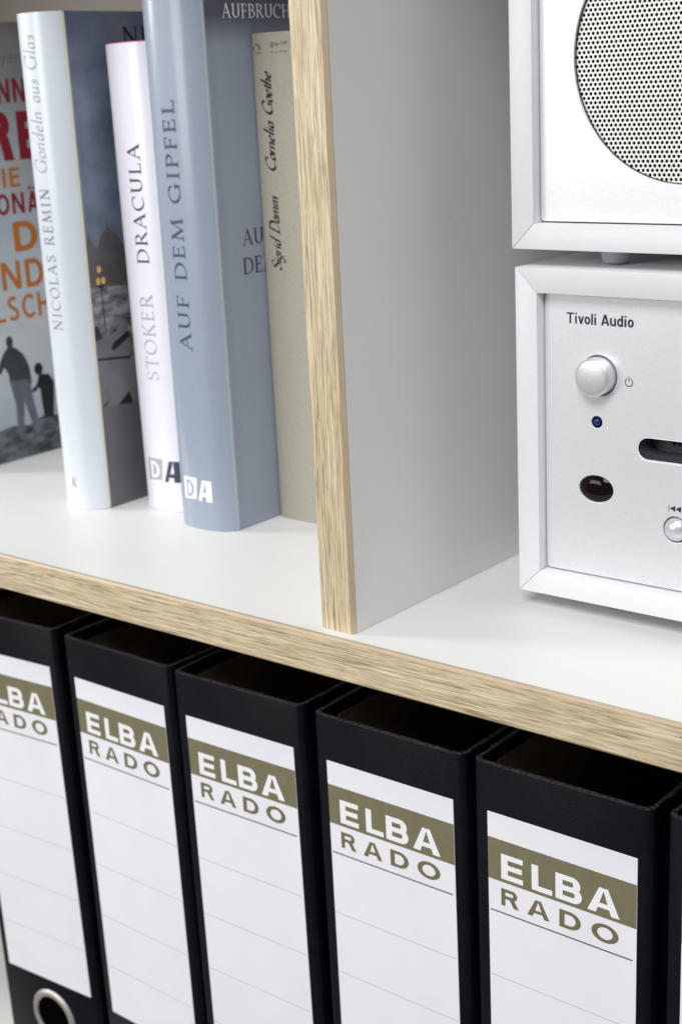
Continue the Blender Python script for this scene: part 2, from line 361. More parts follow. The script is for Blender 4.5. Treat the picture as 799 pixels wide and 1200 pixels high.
def fitbox(pieces, u0, u1, v0, v1, ref=None):
    xs = [v[0] for vs, _ in pieces for v in vs]; ys = [v[1] for vs, _ in pieces for v in vs]
    a, b = min(xs), max(xs); c, d = ref or (min(ys), max(ys))
    return [([(u0 + (x - a) / (b - a) * (u1 - u0), v0 + (y - c) / (d - c) * (v1 - v0)) for x, y in vs], fs) for vs, fs in pieces]

def SANSF(w):
    g = {}
    v = lambda x, a=0, b=1: (w, [(x, a), (x, b)])
    h = lambda x0, x1, y, k=.9: (w * k, [(x0, y), (x1, y)])
    m = w / 2; t = w * .45
    g['T'] = (.80, [v(.35), h(0, .70, 1 - t)]); g['I'] = (w + .12, [v(m)]); g['l'] = g['I']
    g['L'] = (.58, [v(m), h(0, .56, t)]); g['E'] = (.64, [v(m), h(0, .60, t), h(0, .56, .52), h(0, .60, 1 - t)])
    g['H'] = (.82, [v(m), v(.72 - m), h(m, .72 - m, .52)])
    g['N'] = (.86, [v(m), v(.76 - m), ('poly', [(w * .0, 1), (w * 1.15, 1), (.76, 0), (.76 - w * 1.15, 0)])])
    g['A'] = (.80, [('poly', [(0, 0), (w * 1.05, 0), (.36 + w * .55, 1), (.36 - w * .55, 1)]), ('poly', [(.74 - w * 1.05, 0), (.74, 0), (.38 + w * .55, 1), (.38 - w * .55, 1)]), h(.16, .58, .27)])
    g['\u00c4'] = (.80, g['A'][1] + [(w, [(.22, 1.08), (.22, 1.24)]), (w, [(.52, 1.08), (.52, 1.24)])])
    g['D'] = (.80, [v(m), (w, [(m, 1 - t)] + arc(.34, .5, .38 - m, .5 - t, 90, -90, 16) + [(m, t)])])
    g['O'] = (.88, [(w, arc(.40, .5, .40 - m, .5 - t, 0, 360, 28))])
    g['C'] = (.76, [(w, arc(.40, .5, .40 - m, .5 - t, 45, 315, 22))])
    g['R'] = (.76, [v(m), (w, [(m, 1 - t)] + arc(.38, .735, .26 - m, .265 - t, 90, -90, 10) + [(m, .47)]), ('poly', [(.30, .5), (.30 + w * 1.1, .5), (.70, 0), (.70 - w * 1.15, 0)])])
    g['S'] = (.70, [(w, arc(.32, .745, .28 - m, .255 - t, 35, 200, 10) + [(.24, .56), (.42, .46)] + arc(.32, .27, .30 - m, .27 - t, 10, -150, 12))])
    x = .72
    g['o'] = (.62, [(w, arc(.27, x / 2, .27 - m, x / 2 - t, 0, 360, 24))])
    g['i'] = (w + .12, [v(m, 0, x), v(m, .84, 1)]); g['r'] = (.42, [v(m, 0, x), (w, [(m, x * .5), (.14 + m, x - t), (.36, x - t)])])
    g['v'] = (.58, [('poly', [(0, x), (w, x), (.27 + w * .5, 0), (.27 - w * .5, 0)]), ('poly', [(.54 - w, x), (.54, x), (.27 + w * .5, 0), (.27 - w * .5, 0)])])
    g['y'] = (.58, [('poly', [(0, x), (w, x), (.27 + w * .5, 0), (.27 - w * .5, 0)]), ('poly', [(.54 - w, x), (.54, x), (.20 + w * .3, -.28), (.20 - w * .8, -.28)])])
    g['e'] = (.60, [(w, [(.06, x / 2), (.50, x / 2)] + arc(.27, x / 2, .27 - m, x / 2 - t, 5, 315, 20))])
    g['u'] = (.64, [(w, [(m, x), (m, .24)] + arc(.27, .24, .27 - m, .24 - t, 180, 360, 10) + [(.54 - m, x)]), v(.54 - m, 0, .3)])
    g['d'] = (.66, [(w, arc(.27, x / 2, .27 - m, x / 2 - t, 0, 360, 22)), v(.54 - m)])
    g[' '] = (.34, [])
    return g

# extended bold sans for the binder labels
def wide(sv, sh):
    g = {}
    r = lambda x0, x1, y0, y1: ('poly', [(x0, y0), (x1, y0), (x1, y1), (x0, y1)])
    def bowl(x0, x1, y0, y1, sv, sh):
        """open to the left ribbon: outer and inner outline of a D bowl as quads"""
        ry = (y1 - y0) / 2; cy = (y0 + y1) / 2; rx = min(x1 - x0, ry * 1.15); xs = x1 - rx
        rows = []
        for i in range(19):
            t = radians(90 - 10 * i)
            rows.append(((xs + rx * cos(t), cy + ry * sin(t)), (xs + (rx - sv) * cos(t), cy + (ry - sh) * sin(t))))
        rows = [((x0, y1), (x0, y1 - sh))] + rows + [((x0, y0), (x0, y0 + sh))]
        return [('quads', rows)]
    g['E'] = (1.02, [r(0, sv, 0, 1), r(sv, .98, 0, sh), r(sv, .94, .5 - sh / 2, .5 + sh / 2), r(sv, .98, 1 - sh, 1)])
    g['L'] = (.94, [r(0, sv, 0, 1), r(sv, .92, 0, sh)])
    g['B'] = (1.12, [r(0, sv, 0, 1)] + bowl(sv, 1.04, .5 - sh / 2, 1, sv, sh) + bowl(sv, 1.10, 0, .5 + sh / 2, sv, sh))
    g['D'] = (1.14, [r(0, sv, 0, 1)] + bowl(sv, 1.12, 0, 1, sv, sh))
    g['R'] = (1.14, [r(0, sv, 0, 1)] + bowl(sv, 1.06, .42, 1, sv, sh) + [('poly', [(.50, .5), (.84, 0), (.84 + sv * 1.25, 0), (.50 + sv * 1.25, .5)])])
    rows = []
    for i in range(37):
        t = radians(10 * i); rows.append(((.64 + .64 * cos(t), .5 + .52 * sin(t)), (.64 + (.64 - sv) * cos(t), .5 + (.52 - sh) * sin(t))))
    g['O'] = (1.28, [('quads', rows)])
    s2 = sv * 1.12
    g['A'] = (1.26, [('poly', [(0, 0), (s2, 0), (.63 + s2 * .10, 1 - .02), (.63 - s2 * .5, 1)]), ('poly', [(1.26 - s2, 0), (1.26, 0), (.63 + s2 * .5, 1), (.63 - s2 * .10, 1 - .02)]), r(.32, .94, .22, .22 + sh * .9)])
    return g
def wide_text(s, sv, sh, widths, gaps):
    g = wide(sv, sh); x = 0; out = []
    for ch, wd, gap in zip(s, widths, gaps):
        st = g[ch][1]
        xm = max(q[0] for kind, d in st for pr in d for q in (pr if kind == 'quads' else [pr])); kx = wd / xm
        st = [(kind, [(a * kx, b) for a, b in d] if kind == 'poly' else [tuple((a * kx, b) for a, b in pr) for pr in d]) for kind, d in st]
        adv, track = wd, gap
        for kind, d in st:
            if kind == 'poly': out.append(([(x + a, b) for a, b in d], [tuple(range(len(d)))]))
            else:
                vs = [(x + q[0], q[1]) for pr in d for q in pr]
                out.append((vs, [(2 * i, 2 * i + 2, 2 * i + 3, 2 * i + 1) for i in range(len(d) - 1)]))
        x += adv + track
    return out

# ------------------------------------------------------------------ bookshelf
TOPZ, BOTZ = 300, -367
XL, XR, YB = -560, 430, 300
shelf = thing('bookshelf', 'white bookshelf with pale oak edges holding the books, binders and audio boxes', 'shelf', (0, 0, -385))
def board(name, x0, x1, z0, z1, edge, band_mat, y0, par=shelf):
    """melamine board with a rounded oak edge band at its front (world mm)"""
    b = mbox(name, (x0, x1, y0, YB, z0 + 385, z1 + 385), M_white, par)
    r = 0.7 if edge == 'x' else 1.35; T = 2.2 if edge == 'x' else 1.7
    prof = []
    lo, hi = (z0 + 385, z1 + 385) if edge == 'x' else (x0, x1)
    for i in range(2):
        t = radians(90 * i); prof.append((y0 - T + r - r * sin(t), lo + r - r * cos(t)))
    for i in range(2):
        t = radians(90 * i); prof.append((y0 - T + r - r * cos(t), hi - r + r * sin(t)))
    prof = [(y0 - .0, lo)] + prof + [(y0 - .0, hi)]
    if edge == 'x': v, f = prism(prof, x0, x1, 'x')
    else: v, f = prism([(b_, a_) for a_, b_ in prof], z0 + 385, z1 + 385, 'z')
    o = mk('edge_band', v, f, [band_mat, M_lip], b)
    for p in o.data.polygons:                      # grain on the front face, plain banding at its sides
        p.material_index = 0 if p.normal.y < -0.985 else 1
    return b
board('shelf_board', XL, XR, -15.3, 0, 'x', M_oakx, 0)
board('divider_panel', -18.9, -3.6, 0.1, TOPZ, 'z', M_oakz, 5.8)
board('side_panel', XL - 15.3, XL, BOTZ - 15, TOPZ + 15, 'z', M_oakz, 0)
board('side_panel', XR, XR + 15.3, BOTZ - 15, TOPZ + 15, 'z', M_oakz, 0)
board('top_board', XL, XR, TOPZ, TOPZ + 15.3, 'x', M_oakx, 0)
board('bottom_board', XL, XR, BOTZ - 15.3, BOTZ, 'x', M_oakx, 0)
M_back = mat('warm_white_back_board', (0.50, 0.46, 0.41), 0.6)
mbox('back_panel', (XL, XR, YB + .2, YB + 6, BOTZ + 385 - 15, TOPZ + 385 + 15), M_back, shelf)

# ------------------------------------------------------------------ books
def book(name, label, xc, y0, T, H, D, bulge, spine_m, cover_m, rz=0, ry=0, pw=2.4, edge_m=None, crease=None):
    """base origin at the middle of the spine chord"""
    t = thing(name, label, 'book', (xc, y0, 0.15), rz, ry=ry)
    def prof(x):
        s = min(1, abs(2 * x / T)); return -bulge * (1 - s ** pw) ** (1 / 1.25)
    n = 40; xs = [-T / 2 * cos(pi * i / n) for i in range(n + 1)]
    outer = [(x, prof(x)) for x in xs]; inner = [(x * .96, prof(x) + .9) for x in reversed(xs)]
    v, f = prism(outer + inner, 0, H)
    sp = mk('spine', v, f, spine_m, t, smooth=True)
    if crease:                                      # jacket fold rubbed pale along the spine edge
        strip = prism([(T / 2 - .35, prof(T / 2 - .35) - .12), (T / 2 + .1, -.1), (T / 2 + .16, .35), (T / 2 - .2, .3)], .6, H - .6)
        mk('rubbed_fold', *strip, crease, sp)
    for s, nm in ((1, 'front_cover'), (-1, 'back_cover')):
        h = T / 2
        pts = [(h, .15), (h + .12, 1.2), (h + .02, 2.4), (h - .12, 4.2), (h - .03, 7.0), (h, 10), (h, D), (h - 2.4, D), (h - 2.4, .15)]
        v, f = prism([(s * a, b) for a, b in pts], 0, H)
        mk(nm, v, f, cover_m if s == 1 else spine_m, t, smooth=True)
    mbox('page_block', (-T / 2 + 2.5, T / 2 - 2.5, 1.0, D - 4, 2.5, H - 3), M_pages, t)
    if edge_m: # coloured board edge just showing over the jacket
        mk('board_edge', *prism([(x * .97, prof(x) + .35) for x in xs] + [(T / 2 - 1, 6), (-T / 2 + 1, 6)], H - .4, H + .5), edge_m, t)
    t_map = lambda xoff: (lambda u, v, l: (xoff - v, prof(xoff - v) - l, u))     # spine text reads upwards
    return t, sp, prof, t_map
def child(o, name): return [c for c in o.children if c.name.startswith(name)][0]
def cover_map(t, xc, y0, T): # absolute (y, z) on the front cover plane
    return lambda u, v, l: (T / 2 + l, u - y0, v)
def blob(cx, cy, rx, ry, n=16): return ([(cx + rx * cos(2 * pi * i / n), cy + ry * sin(2 * pi * i / n)) for i in range(n)], [tuple(range(n))])
def poly(p): return (p, [tuple(range(len(p)))])

# 1: paperback with the cover photograph of two people on rocks
X1, Y1, T1 = -330.0, 78, 30.6
t, sp, pf, tm = book('paperback_book', 'book with red and orange cover title above a man and child on rocks', X1, Y1, T1, 220, 138, 3, M_b1c, M_b1c)
cm = cover_map(t, X1, Y1, T1)
fc = child(t, 'front_cover')
pcs, idx = [], []
def add(m, *ps):
    for p in ps: pcs.append(p); idx.append(m)
add(0, poly([(78 + 10.5, .3), (216, .3), (216, 18), (170, 21), (150, 17), (136.5, 19.2), (129.2, 19.9), (119.5, 16.9), (109.1, 18.4), (99.9, 17.3), (88.5, 15)]))
add(1, poly([(109.8, 43), (123.1, 41), (124.4, 29), (127.2, 12), (123.3, 11.5), (119.8, 24.7), (117.9, 30.0), (116.3, 12), (112.2, 12.2), (112.4, 29.7)]))
add(2, poly([(108, 57), (110.6, 59.3), (112, 60), (114.4, 59.6), (117, 58), (120.4, 55), (122.6, 51), (124.0, 46), (124.2, 38.5), (122.3, 38.6), (122.6, 40.8), (110.2, 42.2), (109.8, 46), (107.5, 50), (105, 46.4), (103.2, 47.6), (105.4, 53)]))
add(2, blob(112.7, 62.3, 2.3, 3.1))
add(3, poly([(129, 41.6), (131, 42.4), (136, 41.5), (139, 37), (138.4, 30), (136.6, 18), (130.3, 19), (129.6, 27.7), (129.4, 34.6), (126.8, 36.6), (123.7, 34.9), (124.6, 33.4), (127.4, 34.4), (128, 38)]))
add(3, blob(129.6, 45.3, 2.9, 3.3))
lay('cover_photograph', pcs, cm, [M_rock, M_fig2, M_fig1, M_fig3], fc, idx)
A = []
def row(s, u0, u1, v0, v1, w=.17, tr=.10):
    return fit(set_text(s, None, track=tr, font=SANSF(w)), u0, u1, v0, v1 - v0)
lay('author_lettering', row('yer', 126.3, 138.0, 200.2, 206.6, .11), cm, M_grey_ink, fc)
lay('red_title_lettering', row('NNI', 122.2, 144, 181.4, 193.0, .19) + row('RE', 113.5, 145.5, 153.2, 177.0, .25) + row('ONÄ', 114.2, 141.5, 126.6, 137.0, .18), cm, M_red, fc)
lay('orange_title_lettering', row('IE', 119.6, 131.0, 140, 149.6, .19) + row('D', 122.8, 138.2, 107.6, 122.4, .19) + row('ND', 112.4, 139.5, 88.7, 103.0, .17) + row('LSCH', 105.4, 142.5, 72.8, 85.3, .16), cm, M_orange, fc)

# 2: pale blue spine, Venetian winter cover
T2, X2, Y2 = 27.6, -200.4 - 13.8, 71
t, sp, pf, tm = book('hardcover_book', 'pale blue spine lettered in grey with dark photographic cover of lamp and domes', X2, Y2, T2, 217.5, 140, 8.2, M_b2s, M_b2c, pw=2.6, crease=M_fold1)
_cm2 = cover_map(t, X2, Y2, T2); cm = lambda u, v, l: _cm2(u, v, l + .16); fc = child(t, 'front_cover')
pcs, idx = [], []
add(3, poly([(71.3, .4), (209, .4), (209, 47), (150, 47), (92.7, 46.2), (71.3, 47.6)]))
add(2, poly([(71.3, 47.4), (92.7, 46), (150, 47), (209, 47), (209, 70), (91.2, 67.2), (71.3, 69.2)]))
add(1, poly([(71.3, 69), (91.2, 67), (209, 69), (209, 101), (93.2, 100.1), (71.3, 101.6)]))
add(0, poly([(71.3, 101.3), (93.2, 99.9), (209, 101), (209, 118), (150, 122), (120, 116), (100, 112), (92.5, 118.4), (89.7, 122.6), (86.2, 125.2), (84.9, 126), (84.4, 130), (83.8, 126), (80.2, 123), (77.9, 117.8), (75.6, 119), (74, 121.4), (73.1, 124.6), (72.4, 122), (71.3, 120)]))
add(2, poly([(71.3, 69.5), (91.2, 67.8), (91.8, 84.0), (85, 80.2), (79.3, 79.0), (71.5, 76.6)]))
add(5, poly([(71.3, 69.6), (91.4, 67.6), (91.2, 66.5), (71.3, 68.5)]))
add(5, poly([(80.2, 72.3), (81.6, 75.0), (91.5, 79.4), (91.7, 76.4), (82.1, 71.7)]))
add(5, poly([(77.15, 103), (77.75, 103), (78.3, 81), (77.7, 81)]), poly([(75.5, 101.6), (79.8, 101.6), (78.6, 100), (76.8, 100)]))
add(5, poly([(81.4, 46.6), (88.8, 51.8), (90.5, 45.8)]), poly([(71.6, 47.4), (74.5, 49), (76.6, 50.5), (74.4, 47.4)]), poly([(71.5, 84), (73.5, 84), (75.5, 78), (71.5, 77)]))
add(4, blob(77.2, 108.6, 1.35, 1.6, 12), blob(76.2, 103.5, 1.3, 1.6, 12), blob(79.2, 103.5, 1.3, 1.6, 12))
lay('cover_photograph', pcs, cm, [M_dome, M_snow, M_quay, M_quay2, M_gold, M_dark], fc, idx)
lay('cover_lettering', fit(set_text('NICOLAS', nib(.15, .05)), 103.5, 165, 203.5, 7.5), cm, M_dark, fc)
xb = -211.4 - X2
lay('author_lettering', fit(set_text('NICOLAS REMIN', nib(.13, .045), track=.2), 82.8, 144.8, 0, 6.2), tm(xb), M_palegrey, sp, cut=1)
lay('title_lettering', fit(set_text('Gondeln aus Glas', nib(.105, .045, 30), slant=.22, track=.03), 151.5, 209, 0, 8.0), tm(xb + .2), M_lilac, sp, cut=1)
kk = set_text('K', nib(.12, .05), slant=.3)
lay('publisher_mark', [([(x * 4.4, y * 4.4) for x, y in vs], fs) for vs, fs in kk], lambda u, v, l: (u - 2.5, pf(u - 2.5) - l, 10.2 + v), M_pink, sp, cut=0)

# 3: white spine DRACULA
T3, X3, Y3 = 30.0, -176.0, 87.0
t, sp, pf, tm = book('hardcover_book', 'white spine lettered DRACULA and STOKER with magenta top edge', X3, Y3, T3, 203.2, 132, 6.0, M_b3s, M_b3s, ry=-0.55, edge_m=M_magenta, pw=2.8)
xb = -170.8 - X3
lay('author_lettering', fit(set_text('STOKER', nib(.115, .04), track=.13), 60.2, 98.3, 0, 7.6), tm(xb), M_stoker, sp, cut=1)
lay('title_lettering', fit(set_text('DRACULA', nib(.135, .05), track=.13), 111.6, 162.3, 0, 7.2), tm(xb + .2), M_navy, sp, cut=1)

# block logo of both D|A spines
def da_logo(prof, sp, x0, z0, w, h, boxm, dm, am, outline=None):
    f1 = lambda u, v, l: (x0 + u, prof(x0 + u) - l, z0 + v)
    k = w * .50
    pcs = [poly([(0, -.3 * 0), (k * .92, h * .06), (k * 1.02, h), (0, h)])]
    ix = [0]
    dd = [(k * .20, h * .12), (k * .20, h * .88)] + [(k * .36 + k * .42 * cos(radians(a)), h * .5 + h * .38 * sin(radians(a))) for a in range(90, -91, -15)]
    pcs.append(poly(dd)); ix.append(1)
    d2 = [(k * .36, h * .25), (k * .36, h * .75)] + [(k * .40 + k * .20 * cos(radians(a)), h * .5 + h * .25 * sin(radians(a))) for a in range(90, -91, -15)]
    pcs.append(poly(d2)); ix.append(0)
    a0 = w * .53
    for q in ([(0, 0), (.24, 0), (.60, 1), (.36, 1)], [(.58, 0), (1, 0), (1, 1), (.60, 1)], [(.2, .22), (.8, .22), (.8, .40), (.3, .40)]):
        pcs.append(poly([(a0 + x * (w - a0), h * y * .94) for x, y in q])); ix.append(2)
    pcs.append(poly([(a0 + x * (w - a0), h * y * .94) for x, y in [(.50, .48), (.62, .48), (.60, .72)]])); ix.append(3)
    lay('publisher_logo', pcs, f1, [boxm, dm, am, outline], sp, ix, cut=0)
da_logo(pf, sp, -183.6 - X3, 13.6, 19.5, 10.4, M_stoker, M_white_ink, M_navy, M_b3s)

# 4: blue grey AUF DEM GIPFEL
T4, X4, Y4 = 33.0, -123.3 - 16.5, 75.2
t, sp, pf, tm = book('hardcover_book', 'tall blue grey spine lettered AUF DEM GIPFEL, standing in front of its neighbours', X4, Y4, T4, 226, 142, 6.4, M_b4s, M_b4c, pw=3.0, crease=M_fold2)
cm = cover_map(t, X4, Y4, T4); fc = child(t, 'front_cover')
xb = -137.0 - X4
lay('title_lettering', fit(set_text('AUF DEM GIPFEL', nib(.13, .05), track=.12), 77.8, 179.5, 0, 6.9), tm(xb), M_title, sp, cut=1)
da_logo(pf, sp, -149.0 - X4, 12.6, 16.6, 10.0, M_white_ink, M_b4s, M_white_ink, M_b4s)
lay('cover_author_lettering', fit(set_text('AUFBRUCH', nib(.14, .055), track=.06), 81.6 + 4.0, 126.5, 209.8, 5.4), lambda u, v, l: cm(u, v, l + .1), M_white_ink, fc)
lay('cover_title_lettering', fit(set_text('AUF', nib(.15, .055), track=.06), 89.0, 107, 119.9, 6.6) + fit(set_text('DEM', nib(.15, .055), track=.06), 88.6, 109, 108.0, 6.9), cm, M_title2, fc)

# 5: grey green cloth
T5, X5, Y5 = 24.0, -111.2, 102.4
t, sp, pf, tm = book('cloth_book', 'grey green cloth spine with black handwritten style lettering beside the divider', X5, Y5, T5, 203.6, 125, 2.4, M_b5s, M_b5s, pw=4.5)
xb = -112.0 - X5
lay('title_lettering', fit(set_text('Sigrid Damm', nib(.175, .055, 35), slant=.45, track=-.02), 108.8, 139.5, 0, 5.6) + fit(set_text('Cornelia Goethe', nib(.175, .055, 35), slant=.45, track=-.02), 149.5, 189.0, 0, 5.6), tm(xb), M_script, sp, cut=1)
pcs = []
for a in range(9):
    cx = -10.2 + a * 2.2 + random.uniform(-.3, .3)
    if a in (3, 4): continue
    pcs.append(blob(cx, 198.6 + random.uniform(-.8, .8), random.uniform(.9, 1.5), random.uniform(.6, 1.3), 7))
    pcs.append(blob(cx, 195.8 + random.uniform(-.4, .4), random.uniform(.9, 1.2), .4, 6))
lay('gilt_stamp', pcs, lambda u, v, l: (u, pf(u) - l, v), M_brown, sp, cut=0)

# ------------------------------------------------------------------ lever arch binders
H = 317.5; HW = 35.6; CH = 3.2; DB = 262; TB = 2.3; LX = 0.7
def spine_poly():
    c = CH
    out = [(-HW, c + 1.2), (-HW + .5, c * .62), (-HW + c * .5, c * .18), (-HW + c, 0), (HW - c, 0), (HW - c * .5, c * .18), (HW - .5, c * .62), (HW, c + 1.2)]
    inn = [(HW - TB, c + 1.2), (HW - c - .6, TB), (-HW + c + .6, TB), (-HW + TB, c + 1.2)]
    return out + inn
def cover_poly(s):
    h = HW
    p = [(h, CH + 1.25), (h - .7, CH + 3), (h - .7, CH + 7), (h + .1, CH + 10), (h + .1, DB), (h - TB, DB), (h - TB, CH + 1.25)]
    return [(s * a, b) for a, b in p]
G_BINDER = None
def make_binder(label):
    t = thing('lever_arch_binder', label, 'binder')
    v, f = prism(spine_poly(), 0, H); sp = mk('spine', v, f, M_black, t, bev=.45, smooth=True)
    for s in (-1, 1):
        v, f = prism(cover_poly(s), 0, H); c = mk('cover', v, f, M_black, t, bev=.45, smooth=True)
        a = s * (HW - TB); b = s * (HW - TB - .5)
        mbox('lining', (min(a, b), max(a, b), CH + 10, DB - 6, 5, H - 5.5), M_lining, c)
    mbox('spine_lining', (-HW + 6, HW - 6, TB, TB + .4, 5, H - 6), M_lining, t)
    zt = H - 18.6; LW = 59.4 / 2
    lb = mbox('spine_label', (LX - LW, LX + LW, -.28, 0, zt - 173.5, zt), M_paper, t, bev=.08, seg=1)
    fm = lambda u, v, l: (u, -.28 - l, v)
    R_ = lambda x0, x1, z0, z1: poly([(x0, z0), (x1, z0), (x1, z1), (x0, z1)])
    lay('brand_band', [R_(LX - LW + .1, LX + LW - .1, zt - 26.6, zt - 9.9)], fm, M_olive, lb)
    lay('brand_lettering', fit(wide_text('ELBA', .30, .205, (.90, .83, 1.04, 1.24), (.36, .13, .21, 0)), -23.4, 24.1, zt - 25.2, 10.0), lambda u, v, l: fm(u, v, l + .06), M_white_ink, lb)
    lay('model_lettering', fit(wide_text('RADO', .27, .19, (1.07, 1.31, 1.23, 1.50), (.5, .58, .6, 0)), -23.6, 23.6, zt - 36.0, 6.9), fm, M_olive_ink, lb)
    lay('ruled_line', [R_(-28.2, 29.0, zt - 39.5, zt - 38.9)], fm, M_rule, lb)
    for k in range(4):
        lay('ruled_line', [R_(-28.8, 29.6, zt - 66.45 - 27.1 * k, zt - 66.05 - 27.1 * k)], fm, M_rule_pale, lb)
    # finger ring
    zc = zt - 173.5 - 21.5
    v, f = lathe_y(LX, zc, [(11.5, .6), (11.4, -.6), (12.1, -1.2), (14.0, -1.1), (15.2, -.1), (15.3, .6)], 64)
    mk('finger_ring', v, f, M_metal, t, smooth=True)
    v, f = lathe_y(LX, zc, [(0, -.12), (11.2, -.12)], 48); mk('finger_hole', v, f, M_hole, t)
    return t
def copy_tree(o, par=None):
    c = o.copy(); COL.objects.link(c); c.parent = par
    for ch in o.children: copy_tree(ch, c)
    return c
binders = [(-232.0, 30.8, 2.6, 1.15, 'black binder at far left of the row with its metal finger ring in view'),
           (-157.9, 31.0, -1.9, .75, 'black binder standing directly right of the one showing its finger ring'),
           (-86.0, 30.0, 0.2, .6, 'black binder in the middle of the row, below the tallest books'),
           (-12.2, 30.0, 0.0, .1, 'black binder standing right under the upright divider'),
           (60.4, 30.0, 0.0, -.2, 'black binder below the radio, rightmost one with its whole label lettering in view'),
           (136.2, 30.7, 0.0, -.1, 'black binder cut off by the right edge, only a sliver visible')]
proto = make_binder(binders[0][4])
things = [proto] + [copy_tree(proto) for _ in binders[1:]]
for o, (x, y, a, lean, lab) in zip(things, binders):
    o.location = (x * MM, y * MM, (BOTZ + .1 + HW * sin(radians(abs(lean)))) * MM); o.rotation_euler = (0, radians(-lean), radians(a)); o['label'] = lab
    o['group'] = 'black lever arch binders in a row'

# ------------------------------------------------------------------ audio boxes
W, HB, DP, FT, REC = 213.0, 114.8, 134.0, 8.4, 4.2
def plate(name, x0, x1, z0, z1, y0, y1, holes, m, parent, bev=.35):
    bm = bmesh.new(); es = []
    def loop(pts):
        vs = [bm.verts.new((x * MM, y0 * MM, z * MM)) for x, z in pts]
        for i in range(len(vs)): es.append(bm.edges.new((vs[i], vs[(i + 1) % len(vs)])))
    r = 1.2
    outer = []
    for cx, cz, a in ((x1 - r, z1 - r, 0), (x0 + r, z1 - r, 90), (x0 + r, z0 + r, 180), (x1 - r, z0 + r, 270)):
        outer += [(cx + r * cos(radians(a + 30 * i)), cz + r * sin(radians(a + 30 * i))) for i in range(4)]
    loop(outer)
    for h in holes: loop(h)
    bmesh.ops.triangle_fill(bm, edges=es, use_beauty=True)
    ret = bmesh.ops.extrude_face_region(bm, geom=list(bm.faces))
    for v in ret['geom']:
        if isinstance(v, bmesh.types.BMVert): v.co.y = y1 * MM
    bmesh.ops.recalc_face_normals(bm, faces=bm.faces)
    if bev:
        ee = [e for e in bm.edges if len(e.link_faces) == 2 and e.calc_face_angle(0) > 0.9 and all(abs(v.co.y - y0 * MM) < 1e-7 for v in e.verts)]
        bmesh.ops.bevel(bm, geom=ee, offset=bev * MM, segments=2, profile=.5, affect='EDGES')
    me = bpy.data.meshes.new(name); bm.to_mesh(me); bm.free(); me.materials.append(m)
    o = bpy.data.objects.new(name, me); COL.objects.link(o); o.parent = parent
    return o
def cabinet(t, fx):
    g = .07
    fr = [('side_panel', [(0, 0), (FT, FT), (FT, HB - FT), (0, HB)], (g, 0)), ('side_panel', [(W, 0), (W, HB), (W - FT, HB - FT), (W - FT, FT)], (-g, 0)),
          ('top_panel', [(0, HB), (FT, HB - FT), (W - FT, HB - FT), (W, HB)], (0, -g)), ('bottom_panel', [(0, 0), (W, 0), (W - FT, FT), (FT, FT)], (0, g))]
    for nm, pl_, (dx, dz) in fr:
        # shrink each member a hair so that the mitre shows as a fine seam
        pts = []
        for x, z in pl_:
            if nm == 'side_panel': pts.append((x, z + (g if z < HB / 2 else -g)))
            else: pts.append((x + (g if x < W / 2 else -g), z))
        v, f = prism(pts, 0, DP, 'y'); mk(nm, v, f, M_cab, t, bev=.22, seg=2, smooth=True)
    mbox('back_panel', (FT + .3, W - FT - .3, DP - 6, DP - 1, FT + .3, HB - FT - .3), M_hole, t)
    mbox('inner_board', (FT + .1, W - FT - .1, REC + 14, REC + 17, FT + .1, HB - FT - .1), M_hole, t)
    for x, y in fx:
        v, f = lathe_z(x, y, [(0, -5.95), (2.6, -5.9), (4.0, -5.2), (4.7, -3.6), (5.2, -1.2), (5.3, 0.0), (0, .0)], 32)
        mk('foot', v, f, M_rubber, t, smooth=True)
FX = [(30, 17), (W - 30, 17), (30, DP - 17), (W - 30, DP - 17)]
# lower box: radio receiver
RX, RY, RZ = 28.3, 59.5, 5.9
rad = thing('table_radio', 'silver audio unit with round power knob and dock slot standing on shelf', 'radio', (RX, RY, RZ - 5.9))
def up(o, dz): # raise children so that feet touch the surface
    for c in o.children: c.location.z += dz * MM
PX0, PX1, PZ0, PZ1 = FT + .55, W - FT - .55, FT + .5, HB - FT - .5
lx = lambda x: x - RX
lz = lambda z: z - RZ
def stadium(x0, x1, z0, z1, n=10):
    r = (z1 - z0) / 2; cz = (z0 + z1) / 2
    return [(x1 - r + r * cos(radians(-90 + 180 * i / n)), cz + r * sin(radians(-90 + 180 * i / n))) for i in range(n + 1)] + \
           [(x0 + r + r * cos(radians(90 + 180 * i / n)), cz + r * sin(radians(90 + 180 * i / n))) for i in range(n + 1)]
def circ(cx, cz, r, n=40, sz=1): return [(cx + r * cos(2 * pi * i / n), cz + sz * r * sin(2 * pi * i / n)) for i in range(n)]
KX, KZ = lx(57.8), lz(85.3)
SLOT = (lx(72.2), lx(72.2) + 69, lz(58.3), lz(66.3))
BTN = [lx(86.5), lx(86.5) + 20, lx(86.5) + 40]
holes = [stadium(*SLOT), circ(KX, KZ, 6.85), circ(lx(57.2), lz(69.4), 1.95, 20), circ(lx(56.9), lz(46.0), 6.5, 40, .72)] + [circ(b, lz(36.0), 4.5) for b in BTN]
plate('faceplate', PX0, PX1, PZ0, PZ1, REC, REC + 2.0, holes, M_face, rad)
cabinet(rad, FX)
